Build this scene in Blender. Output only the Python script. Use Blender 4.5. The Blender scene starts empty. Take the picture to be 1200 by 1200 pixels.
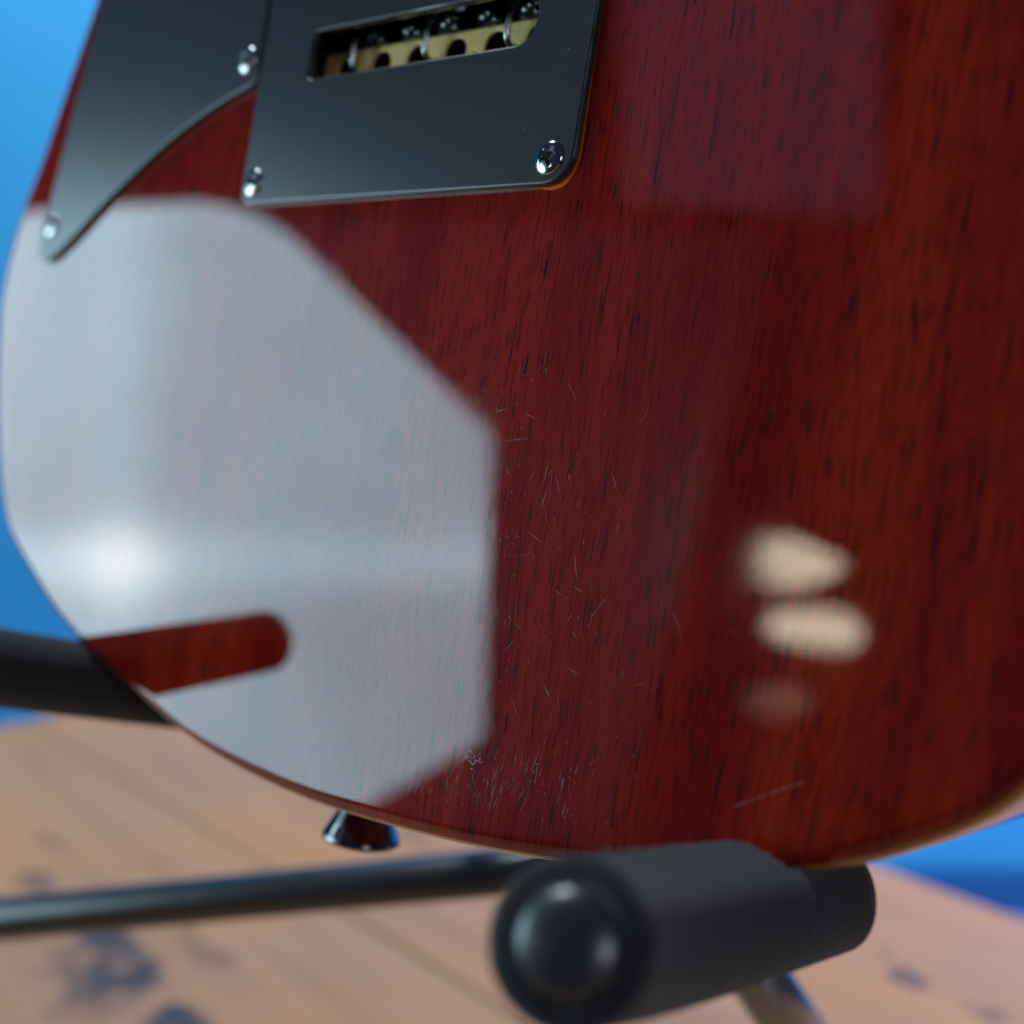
import bpy, bmesh, math, random
from mathutils import Vector, Matrix, noise as mnoise
from mathutils.geometry import tessellate_polygon

random.seed(7)
SC = bpy.context.scene
COL = SC.collection

# ------------------------------------------------------------------ camera
F = 1420.0                                  # focal length in photo pixels (1200 wide)
TH, RO = math.radians(40.0), math.radians(9.2)
PITCH = math.atan(math.sin(RO) / math.tan(TH))
Z0, CAM_H = 0.222, 0.31
R_ = Vector((1, 0, 0))
W_ = Vector((0, math.cos(PITCH), -math.sin(PITCH)))
V_ = Vector((0, math.sin(PITCH), math.cos(PITCH)))
CAM = Vector((0, 0, CAM_H))
cd = bpy.data.cameras.new('camera')
cd.sensor_width = 36.0
cd.lens = F / 1200.0 * 36.0
cd.clip_start, cd.clip_end = 0.01, 50.0
cd.dof.use_dof = True
cd.dof.focus_distance = 0.217
cd.dof.aperture_fstop = 7.2
cam = bpy.data.objects.new('camera', cd)
COL.objects.link(cam)
cam.matrix_world = Matrix.Translation(CAM) @ Matrix((R_, V_, -W_)).transposed().to_4x4()
SC.camera = cam

# ------------------------------------------------------------------ world, exposure
wd = bpy.data.worlds.new('World')
SC.world = wd
wd.use_nodes = True
wd.node_tree.nodes['Background'].inputs[0].default_value = (0.36, 0.50, 1.0, 1)
wd.node_tree.nodes['Background'].inputs[1].default_value = 0.06
vs = SC.view_settings
vs.view_transform, vs.look, vs.exposure, vs.gamma = 'Standard', 'None', 0.0, 1.0
SC.cycles.max_bounces = 8

# ------------------------------------------------------------------ frames
def ray(px, py):
    return R_ * ((px - 600) / F) - V_ * ((py - 600) / F) + W_

def W(px, py, depth):
    return CAM + ray(px, py) * depth

def on_level(px, py, z=0.0):
    d = ray(px, py)
    return CAM + d * ((z - CAM[2]) / d[2])

E_ = R_ * math.cos(RO) - V_ * math.sin(RO)
GX = E_ * math.cos(TH) - W_ * math.sin(TH)          # across the guitar's back
GY = R_ * math.sin(RO) + V_ * math.cos(RO)          # up along the guitar
GN = -E_ * math.sin(TH) - W_ * math.cos(TH)         # out of the guitar's back
GO = CAM + W_ * Z0
GM = Matrix.Translation(GO) @ Matrix((GX, GY, GN)).transposed().to_4x4()
GMI = GM.inverted()

def on_back(px, py, z=0.0):
    """photo pixel -> point on the guitar's back, guitar millimetres"""
    d = ray(px, py)
    t = (GO + GN * (z / 1000) - CAM).dot(GN) / d.dot(GN)
    q = GMI @ (CAM + d * t)
    return q.x * 1000, q.y * 1000

def mirror(p):
    return p - GN * (2 * (p - GO).dot(GN))

def mirror_dir(d):
    return d - GN * (2 * d.dot(GN))

# ------------------------------------------------------------------ helpers
def tag(o, label=None, cat=None, group=None, kind=None):
    if label: o['label'] = label
    if cat: o['category'] = cat
    if group: o['group'] = group
    if kind: o['kind'] = kind
    return o

def empty(name, mat=None, loc=None):
    o = bpy.data.objects.new(name, None)
    o.empty_display_size = 0.02
    COL.objects.link(o)
    if mat is not None: o.matrix_world = mat
    if loc is not None: o.location = loc
    return o

def mesh_obj(name, verts, faces, mat, parent=None, smooth=True, scale=1.0):
    me = bpy.data.meshes.new(name)
    me.from_pydata([tuple(c * scale for c in v) for v in verts], [], faces)
    me.update()
    bm = bmesh.new(); bm.from_mesh(me)
    bmesh.ops.recalc_face_normals(bm, faces=bm.faces)
    bm.to_mesh(me); bm.free()
    if smooth is True:
        me.polygons.foreach_set('use_smooth', [True] * len(me.polygons))
    if isinstance(smooth, float):
        me.polygons.foreach_set('use_smooth', [True] * len(me.polygons))
        me.set_sharp_from_angle(angle=math.radians(smooth))
    me.materials.append(mat)
    o = bpy.data.objects.new(name, me)
    COL.objects.link(o)
    if parent is not None: o.parent = parent
    return o

def box(name, mn, mx, mat, parent=None, bevel=0.0, M=None):
    bm = bmesh.new()
    bmesh.ops.create_cube(bm, size=1.0)
    for v in bm.verts:
        v.co = Vector([mn[i] + (v.co[i] + .5) * (mx[i] - mn[i]) for i in range(3)])
    if bevel:
        bmesh.ops.bevel(bm, geom=bm.edges[:], offset=bevel, segments=2, affect='EDGES')
    if M is not None: bm.transform(M)
    me = bpy.data.meshes.new(name); bm.to_mesh(me); bm.free()
    me.materials.append(mat)
    o = bpy.data.objects.new(name, me); COL.objects.link(o)
    if parent is not None: o.parent = parent
    return o

def sweep(path, radii, seg=32, cap=True, vals=None):
    """tube along a list of points; returns verts, faces"""
    n = len(path); verts, faces = [], []
    up = None
    for i, p in enumerate(path):
        t = (path[min(i + 1, n - 1)] - path[max(i - 1, 0)]).normalized()
        if up is None:
            up = Vector((0, 0, 1)) if abs(t.z) < .9 else Vector((1, 0, 0))
        s = t.cross(up).normalized(); u = s.cross(t).normalized(); up = u
        r = radii[i] if isinstance(radii, (list, tuple)) else radii
        for k in range(seg):
            a = 2 * math.pi * k / seg
            verts.append(p + s * (r * math.cos(a)) + u * (r * math.sin(a)))
    for i in range(n - 1):
        for k in range(seg):
            k2 = (k + 1) % seg
            faces.append((i * seg + k, i * seg + k2, (i + 1) * seg + k2, (i + 1) * seg + k))
    if cap:
        faces.append(tuple(range(seg))[::-1]); faces.append(tuple((n - 1) * seg + k for k in range(seg)))
    return verts, faces

def lathe(profile, M, seg=48):
    """profile of (radius, height) about local z, placed by matrix M"""
    verts, faces = [], []
    for r, h in profile:
        for k in range(seg):
            a = 2 * math.pi * k / seg
            verts.append(M @ Vector((r * math.cos(a), r * math.sin(a), h)))
    n = len(profile)
    for i in range(n - 1):
        for k in range(seg):
            k2 = (k + 1) % seg
            faces.append((i * seg + k, i * seg + k2, (i + 1) * seg + k2, (i + 1) * seg + k))
    faces.append(tuple(range(seg))[::-1]); faces.append(tuple((n - 1) * seg + k for k in range(seg)))
    return verts, faces

def catmull(pts, per=10, closed=True):
    out = []; n = len(pts)
    rng = range(n) if closed else range(n - 1)
    for i in rng:
        g = (lambda j: pts[j % n]) if closed else (lambda j: pts[max(0, min(n - 1, j))])
        p0, p1, p2, p3 = g(i - 1), g(i), g(i + 1), g(i + 2)
        for k in range(per):
            t = k / per
            out.append(tuple(.5 * (2 * b + (c - a) * t + (2 * a - 5 * b + 4 * c - d) * t * t + (3 * b - a - 3 * c + d) * t ** 3)
                             for a, b, c, d in zip(p0, p1, p2, p3)))
    if not closed: out.append(tuple(pts[-1]))
    return out

def round_poly(corners, seg=10):
    """corners: (x, y, radius), any winding"""
    out = []; n = len(corners)
    for i, (x, y, r) in enumerate(corners):
        if r <= 0: out.append((x, y)); continue
        a = Vector(corners[i - 1][:2]) - Vector((x, y)); b = Vector(corners[(i + 1) % n][:2]) - Vector((x, y))
        a.normalize(); b.normalize()
        half = math.acos(max(-1, min(1, a.dot(b)))) / 2
        d = r / math.tan(half); c = Vector((x, y)) + (a + b).normalized() * (r / math.sin(half))
        s = Vector((x, y)) + a * d - c; e = Vector((x, y)) + b * d - c
        ang = math.atan2(s.x * e.y - s.y * e.x, s.dot(e)); a0 = math.atan2(s.y, s.x)
        for k in range(seg + 1):
            t = a0 + ang * k / seg
            out.append((c.x + r * math.cos(t), c.y + r * math.sin(t)))
    return out

def densify(poly, step):
    out = []; n = len(poly)
    for i in range(n):
        a, b = Vector(poly[i]), Vector(poly[(i + 1) % n])
        m = max(1, int((b - a).length / step))
        for k in range(m): out.append(tuple(a.lerp(b, k / m)))
    return out

def ccw(poly):
    ar = sum(poly[i - 1][0] * poly[i][1] - poly[i][0] * poly[i - 1][1] for i in range(len(poly)))
    return poly if ar > 0 else poly[::-1]

def inset(poly, d):
    """inward for d > 0; poly ccw"""
    out = []; n = len(poly)
    for i in range(n):
        a, b, c = Vector(poly[i - 1]), Vector(poly[i]), Vector(poly[(i + 1) % n])
        e1 = (b - a).normalized(); e2 = (c - b).normalized()
        n1 = Vector((-e1.y, e1.x)); n2 = Vector((-e2.y, e2.x))
        m = n1 + n2
        m = m / max(.35, m.dot(n1))
        out.append((b.x + m.x * d, b.y + m.y * d))
    return out

def plate_mesh(outer, holes, z0, z1, bev):
    """flat plate with bevelled rims and holes, guitar millimetres"""
    verts, faces = [], []
    def loop(poly, z):
        s = len(verts); verts.extend((x, y, z) for x, y in poly); return list(range(s, s + len(poly)))
    def bridge(a, b):
        n = len(a)
        for i in range(n): faces.append((a[i - 1], a[i], b[i], b[i - 1]))
    tops, bots = [], []
    for k, poly in enumerate([outer] + holes):
        sgn = 1 if k == 0 else -1
        rings = [loop(poly, z0), loop(poly, z1 - bev)]
        for q in (30, 60, 90):
            a = math.radians(q)
            rings.append(loop(inset(poly, sgn * bev * (1 - math.cos(a))), z1 - bev + bev * math.sin(a)))
        rings.append(loop(inset(poly, sgn * bev * 1.3), z1))
        for a, b in zip(rings, rings[1:]): bridge(a, b)
        tops.append(rings[-1]); bots.append(rings[0])
    for grp in (tops, bots):
        flat = [i for g in grp for i in g]
        tri = tessellate_polygon([[Vector((verts[i][0], verts[i][1], 0)) for i in g] for g in grp])
        faces.extend(tuple(flat[j] for j in t) for t in tri)
    return verts, faces

# ------------------------------------------------------------------ materials
def new_mat(name):
    m = bpy.data.materials.new(name); m.use_nodes = True
    nt = m.node_tree
    return m, nt, nt.nodes['Principled BSDF']

def N_(nt, typ, **kw):
    n = nt.nodes.new(typ)
    for k, v in kw.items(): setattr(n, k, v)
    return n

def plain(name, col, rough=.5, metal=0.0, spec=.5, coat=0.0, var=.12, scale=60.0, bump=0.0, bscale=800.0, sheen=0.0, rvar=.08):
    """a principled material whose colour, gloss and relief wander a little with noise"""
    m, nt, b = new_mat(name); L = nt.links.new
    tc = N_(nt, 'ShaderNodeTexCoord')
    nz = N_(nt, 'ShaderNodeTexNoise'); nz.inputs['Scale'].default_value = scale; nz.inputs['Detail'].default_value = 5
    L(tc.outputs['Object'], nz.inputs['Vector'])
    mx = N_(nt, 'ShaderNodeMix', data_type='RGBA')
    mx.inputs[6].default_value = tuple(c * (1 - var) for c in col) + (1,)
    mx.inputs[7].default_value = tuple(min(1, c * (1 + var)) for c in col) + (1,)
    L(nz.outputs['Fac'], mx.inputs[0]); L(mx.outputs[2], b.inputs['Base Color'])
    mr = N_(nt, 'ShaderNodeMapRange')
    mr.inputs[1].default_value, mr.inputs[2].default_value = .3, .7
    mr.inputs[3].default_value, mr.inputs[4].default_value = max(0, rough - rvar), min(1, rough + rvar)
    L(nz.outputs['Fac'], mr.inputs[0]); L(mr.outputs[0], b.inputs['Roughness'])
    b.inputs['Metallic'].default_value = metal
    b.inputs['Specular IOR Level'].default_value = spec
    b.inputs['Coat Weight'].default_value = coat
    b.inputs['Coat Roughness'].default_value = .05
    if sheen:
        b.inputs['Sheen Weight'].default_value = sheen
    if bump:
        n2 = N_(nt, 'ShaderNodeTexNoise'); n2.inputs['Scale'].default_value = bscale; n2.inputs['Detail'].default_value = 4
        L(tc.outputs['Object'], n2.inputs['Vector'])
        bp = N_(nt, 'ShaderNodeBump'); bp.inputs['Strength'].default_value = bump; bp.inputs['Distance'].default_value = .0006
        L(n2.outputs['Fac'], bp.inputs['Height']); L(bp.outputs[0], b.inputs['Normal'])
    return m

def emitter(name, col, strength):
    m, nt, b = new_mat(name)
    b.inputs['Base Color'].default_value = (.8, .8, .8, 1)
    b.inputs['Roughness'].default_value = .8
    b.inputs['Emission Color'].default_value = tuple(col) + (1,)
    b.inputs['Emission Strength'].default_value = strength
    return m

def mahogany():
    m, nt, b = new_mat('red lacquered mahogany'); L = nt.links.new
    tc = N_(nt, 'ShaderNodeTexCoord')
    # slight waviness of the grain
    wn = N_(nt, 'ShaderNodeTexNoise'); wn.inputs['Scale'].default_value = 14; wn.inputs['Detail'].default_value = 2
    L(tc.outputs['Object'], wn.inputs['Vector'])
    ws = N_(nt, 'ShaderNodeVectorMath', operation='SCALE'); ws.inputs['Scale'].default_value = .006
    L(wn.outputs['Color'], ws.inputs[0])
    wa = N_(nt, 'ShaderNodeVectorMath', operation='ADD')
    L(tc.outputs['Object'], wa.inputs[0]); L(ws.outputs[0], wa.inputs[1])
    def grain(sx, sy, detail, rough=.5):
        mp = N_(nt, 'ShaderNodeMapping'); mp.inputs['Scale'].default_value = (sx, sy, sx * .3)
        mp.inputs['Rotation'].default_value = (0, 0, math.radians(-1.5))
        L(wa.outputs[0], mp.inputs['Vector'])
        n = N_(nt, 'ShaderNodeTexNoise'); n.inputs['Scale'].default_value = 1
        n.inputs['Detail'].default_value = detail; n.inputs['Roughness'].default_value = rough
        L(mp.outputs[0], n.inputs['Vector']); return n.outputs['Fac']
    def ramp(src, a, b_, lo=0.0, hi=1.0):
        r = N_(nt, 'ShaderNodeMapRange', interpolation_type='SMOOTHSTEP')
        r.inputs[1].default_value, r.inputs[2].default_value, r.inputs[3].default_value, r.inputs[4].default_value = a, b_, lo, hi
        L(src, r.inputs[0]); return r.outputs[0]
    def mixc(fac, c1, c2):
        x = N_(nt, 'ShaderNodeMix', data_type='RGBA')
        L(fac, x.inputs[0])
        for s, c in ((6, c1), (7, c2)):
            if isinstance(c, tuple): x.inputs[s].default_value = c + (1,)
            else: L(c, x.inputs[s])
        return x.outputs[2]
    def math_(op, a, b_):
        x = N_(nt, 'ShaderNodeMath', operation=op)
        for s, v in ((0, a), (1, b_)):
            if isinstance(v, (int, float)): x.inputs[s].default_value = v
            else: L(v, x.inputs[s])
        return x.outputs[0]
    band = ramp(grain(75, 5.0, 4), .28, .70)
    fibre = ramp(grain(1500, 45, 3, .6), .25, .75)
    cl = mixc(band, (.200, .0062, .0023), (.355, .0220, .0050))
    cl = mixc(math_('MULTIPLY', fibre, .40), cl, (.130, .0050, .0030))
    pores = ramp(grain(1750, 105, 1.6), .58, .70)
    dens = ramp(grain(160, 12, 3), .36, .58)
    pf = math_('MULTIPLY', math_('MULTIPLY', pores, dens), .92)
    pores2 = math_('MULTIPLY', ramp(grain(3000, 150, 1.5), .52, .68), .68)
    cl = mixc(pores2, cl, (.030, .003, .004))
    cl = mixc(pf, cl, (.009, .003, .005))
    L(cl, b.inputs['Base Color'])
    b.inputs['Roughness'].default_value = .42
    b.inputs['Specular IOR Level'].default_value = 0.0
    b.inputs['Coat Weight'].default_value = 1.0
    b.inputs['Coat IOR'].default_value = 1.56
    # fine wear in the gloss coat
    fw = N_(nt, 'ShaderNodeTexNoise'); fw.inputs['Scale'].default_value = 40; fw.inputs['Detail'].default_value = 6
    L(tc.outputs['Object'], fw.inputs['Vector'])
    L(ramp(fw.outputs['Fac'], .35, .75, .015, .075), b.inputs['Coat Roughness'])
    bp = N_(nt, 'ShaderNodeBump'); bp.inputs['Strength'].default_value = .02; bp.inputs['Distance'].default_value = .0002
    bn = N_(nt, 'ShaderNodeTexNoise'); bn.inputs['Scale'].default_value = 260; bn.inputs['Detail'].default_value = 2
    L(tc.outputs['Object'], bn.inputs['Vector'])
    L(bn.outputs['Fac'], bp.inputs['Height']); L(bp.outputs[0], b.inputs['Coat Normal'])
    return m

def table_wood(knots):
    m, nt, b = new_mat('pale knotty wood'); L = nt.links.new
    tc = N_(nt, 'ShaderNodeTexCoord'); oi = N_(nt, 'ShaderNodeObjectInfo')
    mp = N_(nt, 'ShaderNodeMapping'); mp.inputs['Scale'].default_value = (5, 45, 45)
    L(tc.outputs['Object'], mp.inputs['Vector'])
    n1 = N_(nt, 'ShaderNodeTexNoise'); n1.inputs['Scale'].default_value = 1; n1.inputs['Detail'].default_value = 6
    L(mp.outputs[0], n1.inputs['Vector'])
    n2 = N_(nt, 'ShaderNodeTexNoise'); n2.inputs['Scale'].default_value = 7; n2.inputs['Detail'].default_value = 4
    L(tc.outputs['Object'], n2.inputs['Vector'])
    def mix(f, a, c):
        x = N_(nt, 'ShaderNodeMix', data_type='RGBA'); L(f, x.inputs[0])
        for s, q in ((6, a), (7, c)):
            if isinstance(q, tuple): x.inputs[s].default_value = q + (1,)
            else: L(q, x.inputs[s])
        return x.outputs[2]
    def rng(src, a, c, lo=0.0, hi=1.0):
        r = N_(nt, 'ShaderNodeMapRange', interpolation_type='SMOOTHSTEP')
        r.inputs[1].default_value, r.inputs[2].default_value, r.inputs[3].default_value, r.inputs[4].default_value = a, c, lo, hi
        L(src, r.inputs[0]); return r.outputs[0]
    cl = mix(rng(n1.outputs['Fac'], .3, .7), (.275, .140, .074), (.340, .182, .100))
    cl = mix(rng(n2.outputs['Fac'], .40, .64, 0, .8), cl, (.36, .170, .060))
    # knots and ink-dark stains at fixed places on the wood
    ns = N_(nt, 'ShaderNodeTexNoise'); ns.inputs['Scale'].default_value = 38; ns.inputs['Detail'].default_value = 4
    L(tc.outputs['Object'], ns.inputs['Vector'])
    for (kx, ky, rx, ry, amt) in knots:
        mk = N_(nt, 'ShaderNodeMapping', vector_type='POINT')
        mk.inputs['Location'].default_value = (-kx / rx, -ky / ry, 0)
        mk.inputs['Scale'].default_value = (1 / rx, 1 / ry, 0)
        L(tc.outputs['Object'], mk.inputs['Vector'])
        ln = N_(nt, 'ShaderNodeVectorMath', operation='LENGTH'); L(mk.outputs[0], ln.inputs[0])
        ad = N_(nt, 'ShaderNodeMath', operation='MULTIPLY_ADD')
        L(ns.outputs['Fac'], ad.inputs[0]); ad.inputs[1].default_value = 4.4; ad.inputs[2].default_value = -2.2
        sm = N_(nt, 'ShaderNodeMath', operation='ADD'); L(ln.outputs['Value'], sm.inputs[0]); L(ad.outputs[0], sm.inputs[1])
        cl = mix(rng(sm.outputs[0], .25, 1.0, amt, 0.0), cl, (.038, .032, .038))
    L(cl, b.inputs['Base Color'])
    b.inputs['Roughness'].default_value = .5
    b.inputs['Specular IOR Level'].default_value = .3
    return m

def octa_diffuser():
    """lamp face: brighter over the flash tube and along the rods behind the cloth"""
    m, nt, b = new_mat('lit white diffuser cloth'); L = nt.links.new
    tc = N_(nt, 'ShaderNodeTexCoord'); sp = N_(nt, 'ShaderNodeSeparateXYZ'); L(tc.outputs['Object'], sp.inputs[0])
    def g(terms):      # gaussian of sum ((c - c0)/s)^2
        tot = None
        for out, c0, s in terms:
            a = N_(nt, 'ShaderNodeMath', operation='MULTIPLY_ADD'); L(out, a.inputs[0]); a.inputs[1].default_value = 1 / s; a.inputs[2].default_value = -c0 / s
            q = N_(nt, 'ShaderNodeMath', operation='POWER'); L(a.outputs[0], q.inputs[0]); q.inputs[1].default_value = 2
            ab = N_(nt, 'ShaderNodeMath', operation='MULTIPLY'); L(a.outputs[0], ab.inputs[0]); L(a.outputs[0], ab.inputs[1])
            if tot is None: tot = ab.outputs[0]
            else:
                s_ = N_(nt, 'ShaderNodeMath', operation='ADD'); L(tot, s_.inputs[0]); L(ab.outputs[0], s_.inputs[1]); tot = s_.outputs[0]
        ng = N_(nt, 'ShaderNodeMath', operation='MULTIPLY'); L(tot, ng.inputs[0]); ng.inputs[1].default_value = -1
        e = N_(nt, 'ShaderNodeMath', operation='EXPONENT'); L(ng.outputs[0], e.inputs[0]); return e.outputs[0]
    x, y = sp.outputs['X'], sp.outputs['Y']
    nz = N_(nt, 'ShaderNodeTexNoise'); nz.inputs['Scale'].default_value = 4.5; nz.inputs['Detail'].default_value = 2
    L(tc.outputs['Object'], nz.inputs['Vector'])
    tot = None
    hot = g([(x, .018, .040), (y, -.012, .036)])
    for src, k in ((hot, OCTA[1]), (g([(y, -.012, .026)]), OCTA[2]), (g([(x, .018, .034)]), OCTA[3]),
                   (nz.outputs['Fac'], OCTA[4])):
        a = N_(nt, 'ShaderNodeMath', operation='MULTIPLY_ADD'); L(src, a.inputs[0]); a.inputs[1].default_value = k
        if tot is None: a.inputs[2].default_value = OCTA[0]
        else: L(tot, a.inputs[2])
        tot = a.outputs[0]
    b.inputs['Base Color'].default_value = (.8, .8, .8, 1)
    cm = N_(nt, 'ShaderNodeMix', data_type='RGBA')           # bluish cloth, whiter right over the flash tube
    cm.inputs[6].default_value = (.54, .86, 1.0, 1); cm.inputs[7].default_value = (.84, .97, 1.0, 1)
    L(hot, cm.inputs[0]); L(cm.outputs[2], b.inputs['Emission Color'])
    L(tot, b.inputs['Emission Strength'])
    return m

OCTA = (2.7, 2.5, 2.0, .9, 3.8)          # base, hot spot, horizontal rod, vertical rod, cloth unevenness
M_WOOD = mahogany()
M_PLATE = plain('black satin plastic', (.013, .018, .024), rough=.30, spec=1.0, var=.05, scale=200, rvar=.006)
M_CHROME = plain('polished nickel', (.46, .46, .45), rough=.10, metal=1.0, var=.05, scale=300, rvar=.05)
M_DULL = plain('dull spring steel', (.55, .55, .54), rough=.25, metal=1.0, var=.15, scale=500)
M_BRASS = plain('brushed brass', (1.0, .68, .25), rough=.40, metal=.25, var=.1, scale=500, bump=.15, bscale=2500)
M_BORE = plain('dark brown bore', (.030, .016, .008), rough=.6, metal=.3, var=.2, scale=800)
M_CAVITY = plain('black cavity paint', (.010, .009, .009), rough=.7, var=.3, scale=150)
M_FOAM = plain('charcoal foam rubber', (.0210, .0235, .0270), rough=.95, spec=.25, var=.55, scale=130, bump=1.0, bscale=1700, sheen=.25)
M_CAP = plain('smooth black plastic cap', (.022, .027, .029), rough=.36, spec=1.0, var=.15, scale=200, rvar=.04)
M_TUBE = plain('glossy black painted steel', (.012, .013, .015), rough=.25, spec=.8, var=.2, scale=120, rvar=.015)
M_NICKEL = plain('dark nickel', (.20, .20, .21), rough=.14, metal=1.0, var=.08, scale=300, rvar=.05)
M_SADDLE = plain('bright nickel', (.78, .78, .76), rough=.18, metal=1.0, var=.1, scale=400)
M_LEG = plain('black tube with painted sheen', (.30, .33, .37), rough=.28, metal=1.0, var=.1, scale=80, rvar=.03)  # lighter metal colour stands in for the softbox reflection on the black leg
M_ORANGE = plain('worn orange lacquer edge', (1.0, .155, .004), rough=.35, var=.2, scale=900, spec=.2, coat=0.0)
M_EDGE_REFL = plain('amber edge reflection', (.42, .17, .03), rough=.3, var=.2, scale=200, coat=1.0)

# ------------------------------------------------------------------ lamps of the studio, added lights and board
def octabox():
    depth = 1.0
    c = mirror(W(165, 640, depth))
    nx, ny, nn = mirror_dir(R_), mirror_dir(V_), mirror_dir(-W_)
    SX = -1.0
    M = Matrix.Translation(c) @ Matrix((-nx, ny, nn)).transposed().to_4x4()      # local +z faces the guitar
    root = empty('octagonal_softbox', M)
    tag(root, 'large white octagonal softbox mirrored in the lower left of the guitar back', 'softbox')
    # the eight sides, a little uneven because the box is seen at a slant
    oct_px = [(575, 508, 22), (566, 866, 26), (345, 992, 40), (20, 1040, 40), (-225, 870, 40), (-235, 500, 40), (20, 250, 60), (296, 232, 190)]
    octv = [((x - 165) * depth / F * SX, (640 - y) * depth / F) for x, y in round_poly(oct_px, 6)]
    n = len(octv)
    vs_ = [(x, y, 0) for x, y in octv]
    mesh_obj('diffuser', vs_, [tuple(range(n))], octa_diffuser(), root, smooth=False)
    shell_v = [(x * 1.012, y * 1.012, .012) for x, y in octv] + [(x * 1.012, y * 1.012, -.02) for x, y in octv] + [(x * .18, y * .18, -.26) for x, y in octv]
    fs = []
    for i in range(2):
        for k in range(n):
            k2 = (k + 1) % n
            fs.append((i * n + k, i * n + k2, (i + 1) * n + k2, (i + 1) * n + k))
    fs.append(tuple(2 * n + k for k in range(n)))
    blk = plain('black softbox cloth', (.012, .012, .013), rough=.8, scale=30)
    mesh_obj('shell', shell_v, fs, blk, root, smooth=False)
    pv, pf = sweep([Vector((0, 0, -.24)), Vector((0, 0, -.42))], .055, 24)
    mesh_obj('flash_head', pv, pf, blk, root, smooth=40.0)
    # stand down to the studio floor
    top = M @ Vector((0, 0, -.38))
    MI = M.inverted()
    pv, pf = sweep([MI @ top, MI @ Vector((top.x, top.y, FLOOR_Z))], .014, 16)
    mesh_obj('stand_pole', pv, pf, M_TUBE, root, smooth=40.0)

def square_softbox():
    c = Vector(FILL[0]); aim = Vector((0.02, .22, .24))
    z = (aim - c).normalized(); x = Vector((0, 0, 1)).cross(z).normalized(); y = z.cross(x)
    M = Matrix.Translation(c) @ Matrix((x, y, z)).transposed().to_4x4()
    root = empty('square_softbox', M)
    tag(root, 'smaller square softbox mirrored at the right of the round stand cap', 'softbox')
    h = FILL[1] / 2
    mesh_obj('diffuser', [(-h, -h, 0), (h, -h, 0), (h, h, 0), (-h, h, 0)], [(0, 1, 2, 3)], emitter('lit fill diffuser', (.92, .96, 1.0), FILL[2]), root, smooth=False)
    q = h * 1.02
    a = [(-q, -q), (q, -q), (q, q), (-q, q)]
    sv = [(x_, y_, .01) for x_, y_ in a] + [(x_, y_, -.02) for x_, y_ in a] + [(x_ * .2, y_ * .2, -.3) for x_, y_ in a]
    fs = [(i * 4 + k, i * 4 + (k + 1) % 4, i * 4 + 4 + (k + 1) % 4, i * 4 + 4 + k) for i in range(2) for k in range(4)] + [(8, 9, 10, 11)]
    mesh_obj('shell', sv, fs, plain('black fill cloth', (.012, .012, .013), rough=.8, scale=30), root, smooth=False)
    MI = M.inverted(); top = M @ Vector((0, 0, -.28))
    pv, pf = sweep([MI @ top, MI @ Vector((top.x, top.y, FLOOR_Z))], .014, 16)
    mesh_obj('stand_pole', pv, pf, M_TUBE, root, smooth=40.0)

FILL = ((.62, -1.05, .62), .46, 4.6)
FLOOR_Z, WALL_Y = -.519, 1.5

def warm_lamp():
    """two frosted shades on one pole plus an added dim glow, seen as cream blurs in the lacquer"""
    depth = 2.4
    px = depth / F
    base = mirror(W(985, 700, depth))
    root = empty('warm_lamp', loc=Vector((base.x, base.y, FLOOR_Z)))
    tag(root, 'cream lit lamp with stacked frosted shades mirrored in the red lacquer', 'lamp')
    MI = Matrix.Translation(-Vector((base.x, base.y, FLOOR_Z)))
    ax, ay, az = mirror_dir(R_), mirror_dir(V_), mirror_dir(W_)
    m_hi = emitter('lit frosted shade', (1.0, .88, .67), 9.5)
    m_glow = emitter('dim lamp glow', (1.0, .70, .48), .75)  # added glow standing in for lamp light caught below the two shades
    for cx, cy, prof, mat in (
            (938, 660, [(-47, 17), (-36, 27), (-18, 30), (6, 24), (26, 16), (42, 9), (50, 4)], m_hi),
            (953, 737, [(-54, 8), (-40, 16), (-14, 20), (16, 22), (38, 21), (50, 15), (56, 7)], m_hi),
            (912, 824, [(-38, 8), (-24, 16), (0, 20), (22, 15), (36, 7)], m_glow)):
        c = mirror(W(cx, cy, depth))
        vv, ff = [], []
        seg = 20
        tilt = -.08 if mat is m_hi else 0
        for (t, r) in prof:
            for k in range(seg):
                a = 2 * math.pi * k / seg
                vv.append(MI @ (c + ax * ((t) * px) + ay * ((r * math.cos(a) + t * tilt) * px) + az * (r * math.sin(a) * px)))
        for i in range(len(prof) - 1):
            for k in range(seg):
                ff.append((i * seg + k, i * seg + (k + 1) % seg, (i + 1) * seg + (k + 1) % seg, (i + 1) * seg + k))
        ff.append(tuple(range(seg))); ff.append(tuple((len(prof) - 1) * seg + k for k in range(seg)))
        mesh_obj('lamp_shade_glow', vv, ff, mat, root)
    wood = plain('brown lamp wood', (.16, .07, .03), rough=.5, scale=30)
    top = mirror(W(1022, 640, depth + .08))
    pv, pf = sweep([MI @ top, MI @ Vector((top.x, top.y, FLOOR_Z))], .014, 16)
    mesh_obj('pole', pv, pf, wood, root, smooth=40.0)
    pv, pf = sweep([MI @ Vector((top.x, top.y, FLOOR_Z + .03)), MI @ Vector((top.x, top.y, FLOOR_Z))], .13, 32)
    mesh_obj('base', pv, pf, wood, root, smooth=40.0)

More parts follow.
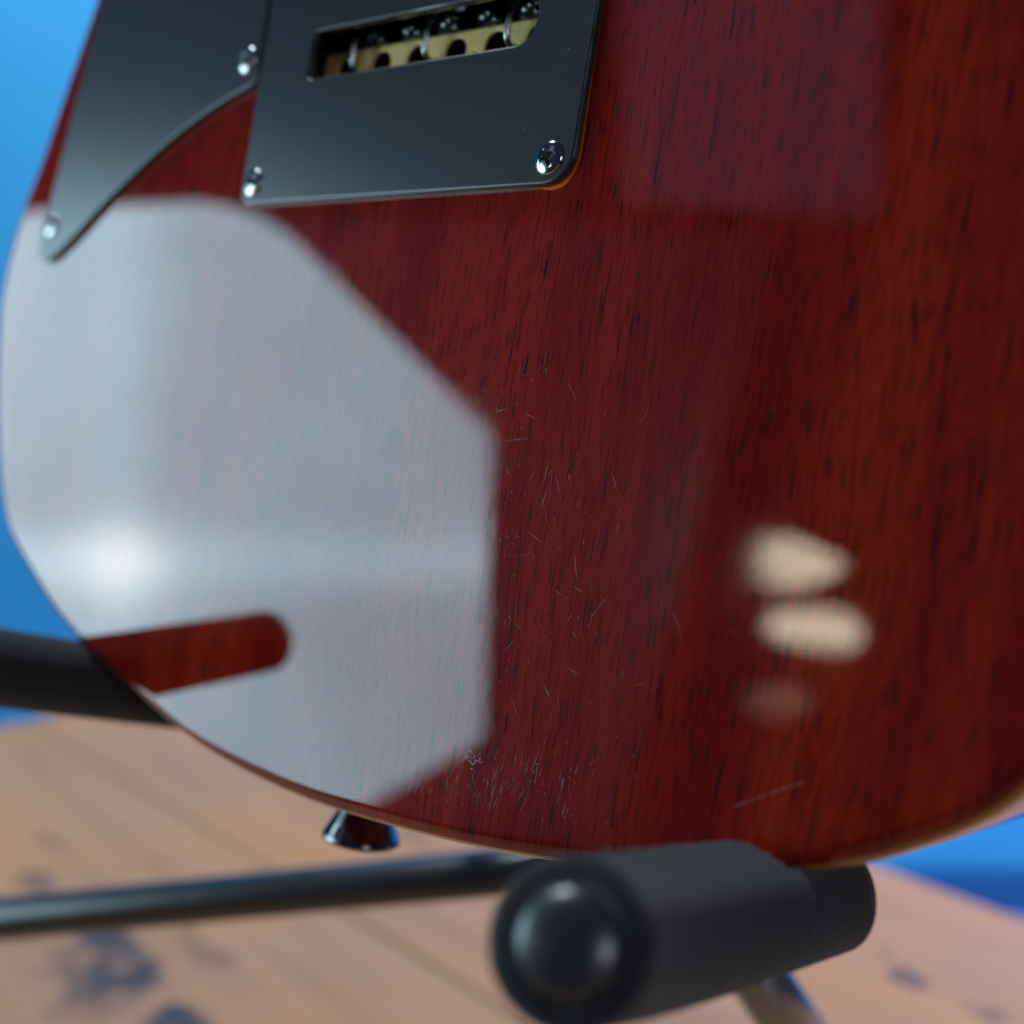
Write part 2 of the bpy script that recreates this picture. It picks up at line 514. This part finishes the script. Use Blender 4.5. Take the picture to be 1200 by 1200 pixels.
def studio_window():
    depth = 2.3
    pts = [mirror(W(px, py, depth)) for px, py in ((722, -420), (1056, -420), (1040, 268), (716, 248))]
    c = sum(pts, Vector()) / 4
    root = empty('window', loc=c)
    tag(root, 'dim bluish window mirrored in the red lacquer beside the tremolo cover', 'window')
    o = mesh_obj('pane', [p - c for p in pts], [(0, 1, 2, 3)], emitter('dim daylight pane', (.80, .50, .85), 0.19), root, smooth=False)
    fm = plain('dark window frame', (.02, .02, .022), rough=.5, scale=20)
    for a, b in zip(pts, pts[1:] + pts[:1]):
        pv, pf = sweep([a - c, b - c], .018, 8); mesh_obj('frame', pv, pf, fm, root, smooth=30.0)

def added_haze_board():  # unseen board added to give the lacquer its pale mirrored patch
    d0 = 2.6
    pts = [mirror(W(px, py, d0)) for px, py in ((250, 250), (905, 270), (716, 985), (250, 985))]
    c = sum(pts, Vector()) / 4
    n = (pts[1] - pts[0]).cross(pts[3] - pts[0]).normalized()
    vv = [p - c for p in pts] + [p - c + n * .012 for p in pts]
    ff = [(0, 1, 2, 3), (7, 6, 5, 4)] + [(k, (k + 1) % 4, 4 + (k + 1) % 4, 4 + k) for k in range(4)]
    o = mesh_obj('added_haze_board', vv, ff, plain('pale haze board', (.66, .58, .68), rough=.9, var=.05, scale=4), smooth=False)
    o.location = c
    tag(o, 'unseen board added for the faint pale patch right of the octagonal reflection', 'reflector')

octabox(); square_softbox(); warm_lamp(); studio_window(); added_haze_board()

def area(name, loc, aim, size, power, col):
    ld = bpy.data.lights.new(name, 'AREA'); ld.energy = power; ld.size = size; ld.color = col; ld.shape = 'DISK'
    o = bpy.data.objects.new(name, ld); COL.objects.link(o); o.location = loc
    o.rotation_euler = (Vector(aim) - Vector(loc)).to_track_quat('-Z', 'Y').to_euler()
    return o
area('added_wall_light', (-.5, .75, 1.5), (-.5, 1.5, .05), .35, 20, (.75, .9, 1.0))  # unseen lights added to brighten the blue wall
area('added_wall_light', (.9, .75, .9), (.8, 1.5, -.35), .35, 36, (.80, .78, 1.0))

# ------------------------------------------------------------------ setting: wall, floor, skirting
M_WALL = plain('blue painted wall', (.028, .31, .60), rough=.6, var=.06, scale=3)
M_FLOOR = plain('blue vinyl floor', (.10, .17, .42), rough=.5, var=.1, scale=5)
M_SKIRT = plain('dark blue skirting', (.006, .09, .26), rough=.5, var=.1, scale=6)
tag(box('wall', (-3.2, WALL_Y, FLOOR_Z - .05), (3.2, WALL_Y + .08, 2.4), M_WALL), kind='structure')
tag(box('floor', (-3.6, -3.0, FLOOR_Z - .06), (3.6, WALL_Y - .001, FLOOR_Z), M_FLOOR), kind='structure')
tag(box('skirting_board', (-3.2, WALL_Y - .016, FLOOR_Z + .001), (3.2, WALL_Y - .001, FLOOR_Z + .063), M_SKIRT, bevel=.003), kind='structure')

# ------------------------------------------------------------------ wooden table
def table():
    corner = Vector((-.178, .991, 0))
    a = Vector((.70, -.714, 0)).normalized(); b = Vector((a.y, -a.x, 0)) * 1.0     # along planks / across (towards left-near)
    if b.x > 0: b = -b
    Mt = Matrix.Translation(corner) @ Matrix((a, b, Vector((0, 0, 1)))).transposed().to_4x4()
    if Mt.determinant() < 0:
        pass
    MI = Mt.inverted()
    root = empty('wooden_table', loc=(corner.x, corner.y, FLOOR_Z))
    tag(root, 'low pale wooden table of wide stained boards under the guitar stand', 'table')
    RI = Matrix.Translation(-Vector((corner.x, corner.y, FLOOR_Z)))
    kn = []
    for px, py, rx, ry, amt in ((120, 1106, .040, .013, .9), (172, 1142, .034, .015, .95), (195, 1195, .032, .017, .95), (40, 1036, .030, .010, .6), (150, 1175, .05, .03, .35), (70, 1120, .05, .015, .45),
                                (22, 1092, .03, .010, .6), (185, 1012, .012, .006, .35), (1040, 1118, .007, .006, .8), (1062, 1146, .020, .008, .75), (1145, 1185, .014, .007, .6),
                                (232, 1110, .03, .008, .35), (60, 985, .02, .006, .3), (500, 985, .03, .006, .3)):
        p = MI @ on_level(px, py); kn.append((p.x, p.y, rx, ry, amt))
    mw = table_wood(kn)
    seam = (MI @ on_level(309, 1016)).y
    wdt = seam; gap = .0045; L_ = 1.35
    edges = [0, seam, seam + wdt, seam + 2 * wdt, seam + 3 * wdt]
    for i in range(4):
        # geometry kept in table axes so that the wood's coordinates follow the boards
        o = box('plank', (0 - .004 * (i % 2), edges[i] + (gap / 2 if i else 0), -.024), (L_ + .004 * (i % 2), edges[i + 1] - gap / 2, 0), mw, bevel=.0012)
        o.parent = root; o.matrix_local = RI @ Mt
    base = plain('brown filler board', (.30, .18, .09), rough=.6, scale=20)
    o = box('under_board', (.01, .01, -.05), (L_ - .01, edges[-1] - .012, -.0255), base); o.parent = root; o.matrix_local = RI @ Mt
    o = box('under_board', (.012, seam - .012, -.0252), (L_ - .012, seam + .012, -.0247), base); o.parent = root; o.matrix_local = RI @ Mt
    for k in range(1, 4):
        o = box('seam_filler', (.002, edges[k] - gap / 2 + .0001, -.02), (L_ - .002, edges[k] + gap / 2 - .0001, -.0012), base)
        o.parent = root; o.matrix_local = RI @ Mt
    h = -FLOOR_Z
    for x in (.06, L_ - .12):
        for y in (.06, edges[-1] - .12):
            o = box('leg', (x, y, -h), (x + .06, y + .06, -.05), base, bevel=.003); o.parent = root; o.matrix_local = RI @ Mt
table()

# ------------------------------------------------------------------ guitar outline (millimetres on the back)
CX = -47.0
left = [(-33, -64.21), (-62, -58.17), (-94, -49.57), (-123, -35.45), (-139, -22.76), (-151.5, 2.83), (-159.5, 30), (-160.3, 45), (-157, 61), (-149.5, 79), (-142, 99.5), (-133.5, 122), (-124, 150), (-119, 178), (-120, 205), (-126, 232), (-131, 262), (-128, 295), (-115, 330), (-98, 352), (-84, 356), (-76, 345), (-70, 322), (-56, 303), (-32, 297)]
right = [(33, -63.8), (66, -59.1), (100, -50.88), (112, -46.73), (127, -39.11), (142, -26.62), (153, -4.82), (160, 25), (160.5, 45), (157, 61), (149.5, 79), (142, 99.5), (133.5, 122), (124, 150), (119, 178), (119, 205), (124, 232), (129, 262), (127, 300), (118, 345), (104, 372), (90, 378), (80, 366), (72, 335), (56, 306), (32, 297)]
ctrl_pts = [(0, -66.0)] + left + [(0, 297)] + right[::-1]
OUT = ccw([(x + CX, y) for x, y in catmull(ctrl_pts, 8)])

def bottom_y(x):
    """lowest y of the body at x"""
    best = None
    for i in range(len(OUT)):
        (x0, y0), (x1, y1) = OUT[i - 1], OUT[i]
        if (x0 - x) * (x1 - x) <= 0 and x0 != x1:
            y = y0 + (y1 - y0) * (x - x0) / (x1 - x0)
            best = y if best is None else min(best, y)
    return best

guitar = empty('electric_guitar', GM @ Matrix.Translation(Vector((CX, -65, -22)) / 1000))
tag(guitar, 'glossy cherry red electric guitar seen from behind, resting on padded stand arms', 'guitar')
OFFS = Vector((CX, -65, -22))

def gpart(name, verts, faces, mat, parent=None, smooth=True):
    """geometry in guitar millimetres"""
    par = parent if parent is not None else guitar
    return mesh_obj(name, [Vector(v) - OFFS for v in verts], faces, mat, par, smooth, .001)

THK, RB = 46.0, 3.5
CAV = [(-88, 72, 3), (-6, 72, 3), (-6, 168, 3), (-88, 168, 3)]

def guitar_body():
    verts, faces = [], []
    def loop(poly, z):
        s = len(verts); verts.extend((x, y, z) for x, y in poly); return list(range(s, s + len(poly)))
    def bridge(a, b):
        n = len(a)
        for i in range(n): faces.append((a[i - 1], a[i], b[i], b[i - 1]))
    rings = [loop(inset(OUT, RB + .25), 0)]
    S = 10
    for k in range(S + 1):
        t = math.pi / 2 * k / S
        rings.append(loop(inset(OUT, RB * (1 - math.sin(t))), -RB * (1 - math.cos(t))))
    for k in range(S + 1):
        t = math.pi / 2 * (1 - k / S)
        rings.append(loop(inset(OUT, RB * (1 - math.sin(t))), -THK + RB * (1 - math.cos(t))))
    for a, b in zip(rings, rings[1:]): bridge(a, b)
    faces.append(tuple(rings[-1]))
    hole = ccw(round_poly(CAV, 5))
    h0 = loop(hole, 0); h1 = loop(hole, -30)
    grp = [rings[0], h0]; flat = rings[0] + h0
    tri = tessellate_polygon([[Vector((verts[i][0], verts[i][1], 0)) for i in g] for g in grp])
    faces.extend(tuple(flat[j] for j in t) for t in tri)
    body = gpart('body', verts, faces, M_WOOD, smooth=30.0)
    # table reflection painted in amber on the outer turn of the rounded edge
    body.data.materials.append(M_EDGE_REFL)
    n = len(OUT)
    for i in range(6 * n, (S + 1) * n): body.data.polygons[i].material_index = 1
    # painted lining of the tremolo cavity
    v2 = []; f2 = []
    hi = inset(hole, .15); n = len(hi)
    v2 = [(x, y, -.3) for x, y in hi] + [(x, y, -29.8) for x, y in hi]
    f2 = [(k - 1, k, n + k, n + (k - 1) % n) if k else (n - 1, 0, n, 2 * n - 1) for k in range(n)]
    f2.append(tuple(n + k for k in range(n)))
    # close the body's own cavity shell
    gpart('cavity_lining', v2, f2, M_CAVITY, smooth=30.0)
guitar_body()

# ---- tremolo cover
TP = round_poly([(-95.6, 60.5, 3.4), (2.2, 60.5, 6.2), (2.4, 172, 6), (-95.6, 172, 6)], 10)
SLOT = round_poly([(-77.7, 88.0, 1.8), (-12.0, 88.0, 4.6), (-12.0, 98.8, 4.6), (-77.7, 98.8, 1.8)], 10)
tv, tf = plate_mesh(ccw(densify(TP, 4)), [ccw(densify(SLOT, 3))], .05, 1.7, .45)
tcover = gpart('tremolo_cover', tv, tf, M_PLATE, smooth=30.0)
# thin lacquer worn through to orange around the cover's edge
tp = ccw(densify(TP, 1.0)); n = len(tp)
vv, ff = [], []
for i, (p, q) in enumerate(zip(inset(tp, -.02), inset(tp, -1.0))):
    x, y = p
    wgt = math.exp(-((x - 0) ** 2 + (y - 62) ** 2) / 26) * 1.05
    if x > 2: wgt = max(wgt, .55 * math.exp(-((y - 66) / 14) ** 2))
    if x < -93: wgt = max(wgt, .7 * math.exp(-((y - 64) / 5) ** 2), .5 * math.exp(-((y - 88) / 3) ** 2))
    wgt *= .95 + .25 * mnoise.noise(Vector((x * .5, y * .5, 3)))
    d = Vector((q[0] - x, q[1] - y)) * max(.02, wgt)
    vv += [(x, y, .04), (x + d.x, y + d.y, .035)]
ff = [(2 * i, 2 * i + 1, (2 * i + 3) % (2 * n), (2 * i + 2) % (2 * n)) for i in range(n)]
tag(gpart('lacquer_edge', vv, ff, M_ORANGE, tcover, smooth=False), 'orange worn lacquer along the cover edge')

# ---- control cover
cc = [(-185.0, 53.0), (-183.4, 49.4), (-179.5, 48.3), (-170, 53.2), (-158.8, 60.7), (-148.5, 67.2), (-138.1, 73.2), (-128.3, 78.3), (-118.4, 82.6), (-108, 86.3), (-98.6, 88.9)]
curve = catmull(cc, 6, closed=False)
rest = [(-96.9, 89.6), (-96.6, 92), (-96.7, 120), (-97, 160), (-100, 172), (-112, 176), (-130, 172), (-146, 162), (-158, 148), (-166, 134), (-173.0, 119), (-177, 100), (-181.2, 76), (-184.3, 60)]
CP = ccw(densify(curve + rest, 3))
cv, cf = plate_mesh(CP, [], .05, 1.6, .45)
ccover = gpart('control_cover', cv, cf, M_PLATE, smooth=30.0)

# ---- screws with a cross recess
def screw(x, y, ztop, rot, parent, R=3.25):
    rings, seg = 20, 64
    verts, faces = [], []
    for i in range(rings + 1):
        r = R * i / rings
        for k in range(seg):
            a = 2 * math.pi * k / seg + rot
            px, py = r * math.cos(a), r * math.sin(a)
            c, s = math.cos(rot), math.sin(rot)
            u, v = abs(px * c + py * s), abs(-px * s + py * c)
            h = 1.0 * (1 - (r / R) ** 2) ** .5 if r < R else 0
            arm = R * .60
            d = 0
            for p, q in ((u, v), (v, u)):
                if p < arm:
                    wv = .36 + .16 * (1 - p / arm)
                    e = max(0.0, min(1.0, (wv - q) / .14))
                    d = max(d, e * min(1.0, (arm - p) / .55))
            core = max(0.0, min(1.0, (R * .25 - r) / .25))
            d = max(d, core)
            verts.append((x + px, y + py, ztop + .05 + h * .95 - d * (1.25 - .35 * r / R)))
    base = len(verts)
    for k in range(seg):
        a = 2 * math.pi * k / seg + rot
        verts.append((x + R * math.cos(a), y + R * math.sin(a), ztop - 1.0))
    for i in range(rings + 1):
        for k in range(seg):
            k2 = (k + 1) % seg
            faces.append((i * seg + k, i * seg + k2, (i + 1) * seg + k2, (i + 1) * seg + k))
    gpart('screw', verts, faces, M_CHROME, parent, smooth=35.0)
for (px, py, rot) in ((642.5, 184.5, .5), (295.5, 214, 1.0)):
    x, y = on_back(px, py, 2.0); screw(x, y, 1.7, rot, tcover)
for (px, py, rot) in ((288.5, 70, .2), (59, 264, .8)):
    x, y = on_back(px, py, 2.0); screw(x, y, 1.6, rot, ccover)
screw(-2.9, 166.0, 1.7, .3, tcover); screw(-90.5, 166.0, 1.7, .9, tcover)

# ---- tremolo block, hooks and springs inside the slot
HX = [-75.4 + 11.35 * k for k in range(6)]
block_out = [(-83, 78), (-11, 78), (-11, 97.5), (-83, 97.5)]
holes = [[(hx + 3.1 * math.cos(2 * math.pi * k / 28), 93.2 + 3.1 * math.sin(2 * math.pi * k / 28)) for k in range(28)] for hx in HX]
holes = [ccw(h) for h in holes]
small = [ccw([(HX[i] + 5.7 + .95 * math.cos(2 * math.pi * k / 16), 91.6 + 1.25 * math.sin(2 * math.pi * k / 16)) for k in range(16)]) for i in range(5)]
bv, bf = plate_mesh(ccw(densify(block_out, 4)), holes + small, -13, -7.0, .25)
block = gpart('tremolo_block', bv, bf, M_BRASS, smooth=30.0)
bv = []; bf = []
for (x0, x1, y0, y1, z0, z1) in ((-83, -11, 78, 97.4, -29, -13.02),):
    bv = [(x0, y0, z0), (x1, y0, z0), (x1, y1, z0), (x0, y1, z0), (x0, y0, z1), (x1, y0, z1), (x1, y1, z1), (x0, y1, z1)]
    bf = [(0, 1, 2, 3), (4, 5, 6, 7), (0, 1, 5, 4), (1, 2, 6, 5), (2, 3, 7, 6), (3, 0, 4, 7)]
gpart('block_core', bv, bf, M_BORE, block, smooth=False)
for hx in HX:
    bv = [(hx + 3.03 * math.cos(2 * math.pi * k / 24), 93.2 + 3.03 * math.sin(2 * math.pi * k / 24), z) for z in (-7.35, -13) for k in range(24)]
    gpart('bore', bv, [(k, (k + 1) % 24, 24 + (k + 1) % 24, 24 + k) for k in range(24)], M_BORE, block)  # dark brown liner in each string hole
for i, hx in ((0, HX[0] + 5.3), (2, HX[2] + 5.3), (4, HX[4] + 5.6)):
    pts = [Vector(p) for p in ((hx, 91.4, -12), (hx, 91.6, -6.6), (hx + .1, 92.6, -4.2), (hx + .2, 95.0, -3.6), (hx + .3, 98, -3.8), (hx + .4, 101, -4.8), (hx + .5, 104.5, -7.5))]
    pv, pf = sweep([Vector(p) for p in catmull(pts, 5, closed=False)], .62, 12)
    sp = gpart('spring', pv, pf, M_DULL)
    coil = []
    for k in range(22 * 12):
        a = 2 * math.pi * k / 12
        coil.append(Vector((hx + .5 + 3.6 * math.cos(a), 104.5 + .0 + k / 12 * 1.75, -9 + 3.6 * math.sin(a))))
    pv, pf = sweep(coil, .55, 6)
    gpart('coil', pv, pf, M_DULL, sp)
# upper cavity hardware glimpsed over the block: saddle screw ends and the base plate behind
for hx in HX:
    pv, pf = lathe([(2.6, -4), (2.6, 4.4), (2.2, 5.2), (1.2, 5.3), (1.1, 4.6), (.2, 4.5)], Matrix.Translation((hx + 5.2, 100.6, -14)), 20)
    gpart('saddle_screw', pv, pf, M_SADDLE, smooth=35.0)

# ---- strap button
Mb = Matrix.Translation((CX, -63.2, -22.5)) @ Matrix.Rotation(math.radians(90), 4, 'X')
prof = [(5.6, -1), (5.6, .6), (3.9, 1.0), (3.6, 2.6), (4.2, 4.2), (5.6, 7.0), (7.2, 10.2), (8.4, 12.6), (8.75, 13.3), (8.7, 13.9), (8.0, 14.5), (5.0, 14.9), (.3, 15.0)]
pv, pf = lathe(prof, Mb, 56)
gpart('strap_button', pv, pf, M_NICKEL, smooth=40.0)

# ---- fine scratches, a chip and dust on the lacquer
def scratches():
    rnd = random.Random(11)
    verts, faces = [], []
    def ribbon(px, py, ang, ln, wd_, bend):
        x, y = on_back(px, py)
        m = 7; a = ang; pts = []
        for k in range(m):
            pts.append((x, y)); x += math.cos(a) * ln / m; y += math.sin(a) * ln / m
            a += bend / m + rnd.uniform(-.05, .05)
        s = len(verts)
        for k, (x_, y_) in enumerate(pts):
            p0, p1 = pts[max(0, k - 1)], pts[min(m - 1, k + 1)]
            t = Vector((p1[0] - p0[0], p1[1] - p0[1])).normalized()
            w_ = wd_ * (.25 + math.sin(math.pi * (k + .5) / m)) / 2
            verts.append((x_ - t.y * w_, y_ + t.x * w_, .03)); verts.append((x_ + t.y * w_, y_ - t.x * w_, .03))
        for k in range(m - 1): faces.append((s + 2 * k, s + 2 * k + 1, s + 2 * k + 3, s + 2 * k + 2))
    for _ in range(140):       # swirl scratches beside the octagonal reflection
        px = 572 + abs(rnd.gauss(0, 85)); py = rnd.gauss(700, 130)
        if 430 < py < 930: ribbon(px, py, rnd.gauss(1.9, .5), min(9, .5 + rnd.expovariate(.55)), rnd.uniform(.02, .055), rnd.gauss(0, .3))
    for _ in range(170):       # upright rubbing marks along the lower edge
        px = rnd.gauss(545, 75)
        lo, hi = 896 + max(0, (540 - px)) * .30, 930 + (px - 450) * .22
        if 430 < px < 760 and hi > lo: ribbon(px, rnd.uniform(lo, min(hi, 968)), rnd.gauss(1.5, .18), min(6, .4 + rnd.expovariate(.7)), rnd.uniform(.025, .06), rnd.gauss(0, .15))
    for px, py, n_, sp in ((575, 474, 16, 22), (622, 440, 8, 12), (740, 490, 3, 14), (630, 500, 7, 18), (455, 345, 6, 20), (470, 405, 7, 20), (640, 575, 8, 25), (600, 640, 22, 22), (740, 860, 6, 40), (690, 780, 8, 50)):
        for _ in range(n_): ribbon(rnd.gauss(px, sp), rnd.gauss(py, sp * .5), rnd.uniform(0, 3.1), min(5, .3 + rnd.expovariate(.8)), rnd.uniform(.02, .05), rnd.gauss(0, .5))
    for _ in range(170):       # hairline haze close to the reflection and the lower edge
        if rnd.random() < .5: px, py = 566 + abs(rnd.gauss(0, 22)), rnd.uniform(520, 900)
        else: px, py = rnd.gauss(560, 60), rnd.uniform(905, 955)
        if py < 925 + (px - 450) * .22 and px + (py - 880) * 1.8 > 572: ribbon(px, py, rnd.gauss(1.6, .35), rnd.uniform(.4, 2.2), rnd.uniform(.014, .03), rnd.gauss(0, .4))
    for k in range(9): ribbon(860 + k * 9, 945 - k * 3.2, .55, 2.0, .06, 0)
    for _ in range(26):        # the chip
        ribbon(rnd.gauss(553, 5), rnd.gauss(892, 5), rnd.uniform(0, 3.1), rnd.uniform(.3, 1.3), rnd.uniform(.12, .3), rnd.gauss(0, .6))
    for _ in range(90):        # dust
        px, py = rnd.uniform(330, 1000), rnd.uniform(260, 960)
        ribbon(px, py, rnd.uniform(0, 3), rnd.uniform(.1, .35), rnd.uniform(.05, .1), 1)
    m, nt, b = new_mat('pale scuffed lacquer'); L = nt.links.new
    b.inputs['Base Color'].default_value = (.55, .47, .47, 1); b.inputs['Roughness'].default_value = .5
    tc = N_(nt, 'ShaderNodeTexCoord'); nz = N_(nt, 'ShaderNodeTexNoise'); nz.inputs['Scale'].default_value = 350
    L(tc.outputs['Object'], nz.inputs['Vector'])
    mr = N_(nt, 'ShaderNodeMapRange'); mr.inputs[1].default_value, mr.inputs[2].default_value, mr.inputs[3].default_value, mr.inputs[4].default_value = .3, .7, .10, .85
    L(nz.outputs['Fac'], mr.inputs[0]); L(mr.outputs[0], b.inputs['Alpha'])
    o = gpart('scratches', verts, faces, m, smooth=False); o['kind'] = 'stuff'
scratches()

# ---- dust on the tremolo cover
rnd = random.Random(21)
dv_, df_ = [], []
for _ in range(46):
    x, y, a, q = rnd.uniform(-94, 1), rnd.uniform(62, 120), rnd.uniform(0, 3.1), rnd.uniform(.05, .13)
    if -79 < x < -10 and 86 < y < 101: continue
    b0 = len(dv_); e = q * rnd.uniform(1, 3)
    dv_ += [(x + e * math.cos(a), y + e * math.sin(a), 1.74), (x - q * math.sin(a), y + q * math.cos(a), 1.76), (x - e * math.cos(a), y - e * math.sin(a), 1.74), (x + q * math.sin(a), y - q * math.cos(a), 1.76)]
    df_.append((b0, b0 + 1, b0 + 2, b0 + 3))
gpart('dust', dv_, df_, plain('grey dust', (.30, .31, .32), rough=.9, scale=400), tcover, smooth=False)['kind'] = 'stuff'

# ------------------------------------------------------------------ guitar stand
post_top = W(600, 800, .45)
bar_a = W(815, 1000, .378)
bar_b = on_level(-700, 1163) + Vector((0, 0, .0078))
stand_base = bar_b
stand = empty('guitar_stand', loc=Vector((bar_a.x, bar_a.y, 0)))
tag(stand, 'black tubular guitar stand with charcoal foam padded arms on wooden table', 'guitar stand')
SI = Matrix.Translation(-Vector((bar_a.x, bar_a.y, 0)))

def spart(name, verts, faces, mat, parent=None, smooth=True):
    """world metres"""
    return mesh_obj(name, [SI @ Vector(v) for v in verts], faces, mat, parent or stand, smooth)

def foam_arm(path, rad, dome_r, swell=0.0):
    """path from the free end to the back, world metres"""
    n = len(path)
    t0 = (path[1] - path[0]).normalized()
    radii = []; pts = []
    # rounded lip at the free end, recess for the cap
    for q, f in ((0.0004, .60), (0.0, .70), (0.0, .86), (.0002, .94), (.0008, .98), (.002, 1.0)):
        pts.append(path[0] + t0 * q); radii.append(rad * f)
    for i, p in enumerate(path[1:-1]):
        pts.append(p); radii.append(rad * (1 + swell * math.sin(math.pi * (i + 1) / n)))
    te = (path[-1] - path[-2]).normalized()
    for q, f in ((-.0022, 1.0), (-.0009, .97), (-.0002, .92), (0, .85)):
        pts.append(path[-1] + te * q); radii.append(rad * f)
    v, f = sweep(pts, radii, 96)
    # foam gives way where the body presses on it
    out = []
    for p in v:
        g = (GMI @ Vector(p)) * 1000
        by = bottom_y(g.x)
        if by is not None and -THK - 8 < g.z < 7:
            zz = max(g.z, 0) if g.z > 0 else max(-THK - g.z, 0)
            lift = zz * zz / 3.0 if zz > 0 else (RB - math.sqrt(max(0, RB * RB - max(0, RB + g.z) ** 2)) if g.z > -RB else 0)
            lim = by + lift - .25
            if g.y > lim: g.y = lim
        out.append(GM @ (g / 1000))
    foam = spart('foam_sleeve', out, f, M_FOAM)
    # smooth domed cap plugged into the end
    z = -t0; x = z.orthogonal().normalized(); y = z.cross(x)
    M = Matrix.Translation(path[0]) @ Matrix((x, y, z)).transposed().to_4x4()
    prof = [(dome_r, -.004)]
    for k in range(13):
        a = math.pi / 2 * k / 12
        prof.append((max(.00005, dome_r * math.cos(a)), dome_r * .42 * math.sin(a) - .0002))
    dv, df = lathe(prof, M, 48)
    spart('end_cap', dv, df, M_CAP)
    return foam

def bez(p0, p1, p2, n=90):
    return [p0 * (1 - t) ** 2 + p1 * (2 * t * (1 - t)) + p2 * t * t for t in [k / n for k in range(n + 1)]]

RF = .00967
# right arm
pn = W(666, 1105, .1365); pf_ = W(972, 1043, .198)
pm = pn + ((pn - CAM).normalized() * .75 + (pf_ - pn).normalized() * .55).normalized() * .034 - GY * .0012
foam_r = foam_arm(bez(pn, pm, pf_), RF, .0063, .09)
# left arm
def gl(s): return GM @ (Vector((-138.1 - .2476 * s, -60.1 + .0926 * s, s)) / 1000)
foam_l = foam_arm([gl(80 - k * 1.8) for k in range(74)], RF, .0063)
# steel: arm tubes to the yoke, post, crossbar, leg
TB = .0064
def tube(name, pts, r=TB, per=8, mat=None):
    p = [Vector(q) for q in catmull([tuple(x) for x in pts], per, closed=False)] if len(pts) > 2 else pts
    v, f = sweep(p, r, 24); return spart(name, v, f, mat or M_TUBE, smooth=40.0)
tube('arm_tube', [pf_ - (pf_ - pm).normalized() * .012, W(945, 1046, .205), W(915, 1052, .24), W(875, 1040, .30), W(815, 1003, .378)])
le = gl(-51); ld = (gl(-51) - gl(-41)).normalized()
tube('arm_tube', [le - ld * .01, le + ld * .03, post_top.lerp(le, .25), post_top])
tube('post', [post_top + (post_top - W(720, 1008, .385)).normalized() * .02, W(720, 1008, .385)], .008)
tube('crossbar', [bar_b, bar_a], .0078)
foot = on_level(1022, 1345) + Vector((0, 0, .0085))
tube('leg', [bar_a - Vector((0.002, 0, 0)), W(905, 1168, .352), foot], .0088, mat=M_LEG)
v, f = sweep([foot + (foot - W(905, 1168, .352)).normalized() * .004, foot - (foot - W(905, 1168, .352)).normalized() * .03], .0102, 24)
spart('rubber_foot', [Vector(p) for p in v], f, M_FOAM, smooth=40.0)

# lint clinging to the foam
def lint():
    rnd = random.Random(4)
    me = foam_r.data
    verts, faces = [], []
    polys = [p for p in me.polygons if len(p.vertices) == 4]
    cand = []
    for p in polys:
        c = p.center; wpos = SI.inverted() @ c
        q = wpos - CAM; dz = q.dot(W_)
        px, py = 600 + F * q.dot(R_) / dz, 600 - F * q.dot(V_) / dz
        if p.normal.dot(-q) <= 0: continue
        dens = math.exp(-((px - 955 - (py - 1040) * .25) / 26) ** 2) * 1.0 + .05
        if py < 1030 and px < 880: dens = max(dens, .45)
        cand.append((p, dens))
    tot = sum(d for _, d in cand)
    for _ in range(420):
        r = rnd.random() * tot
        for p, d in cand:
            r -= d
            if r <= 0: break
        c, nn = p.center, p.normal
        ax = nn.orthogonal().normalized(); ay = nn.cross(ax)
        c = c + ax * rnd.uniform(-1, 1) * .0012 + ay * rnd.uniform(-1, 1) * .0012
        a = rnd.uniform(0, 6.28); ln = rnd.uniform(.0003, .0016); wd_ = rnd.uniform(.00002, .00006)
        t = ax * math.cos(a) + ay * math.sin(a); s = nn.cross(t)
        m = 4; b0 = len(verts); arch = rnd.uniform(.0001, .0005)
        bend = rnd.uniform(-.4, .4)
        for k in range(m + 1):
            u = k / m
            q = c + t * (ln * (u - .5)) + s * (bend * ln * u * (1 - u)) + nn * (.00006 + arch * math.sin(math.pi * u))
            verts.append(q - s * wd_ * .5); verts.append(q + s * wd_ * .5)
        for k in range(m): faces.append((b0 + 2 * k, b0 + 2 * k + 1, b0 + 2 * k + 3, b0 + 2 * k + 2))
    o = mesh_obj('lint', verts, faces, plain('pale lint', (.35, .36, .42), rough=.9, scale=500), stand, smooth=False)
    o['kind'] = 'stuff'
lint()
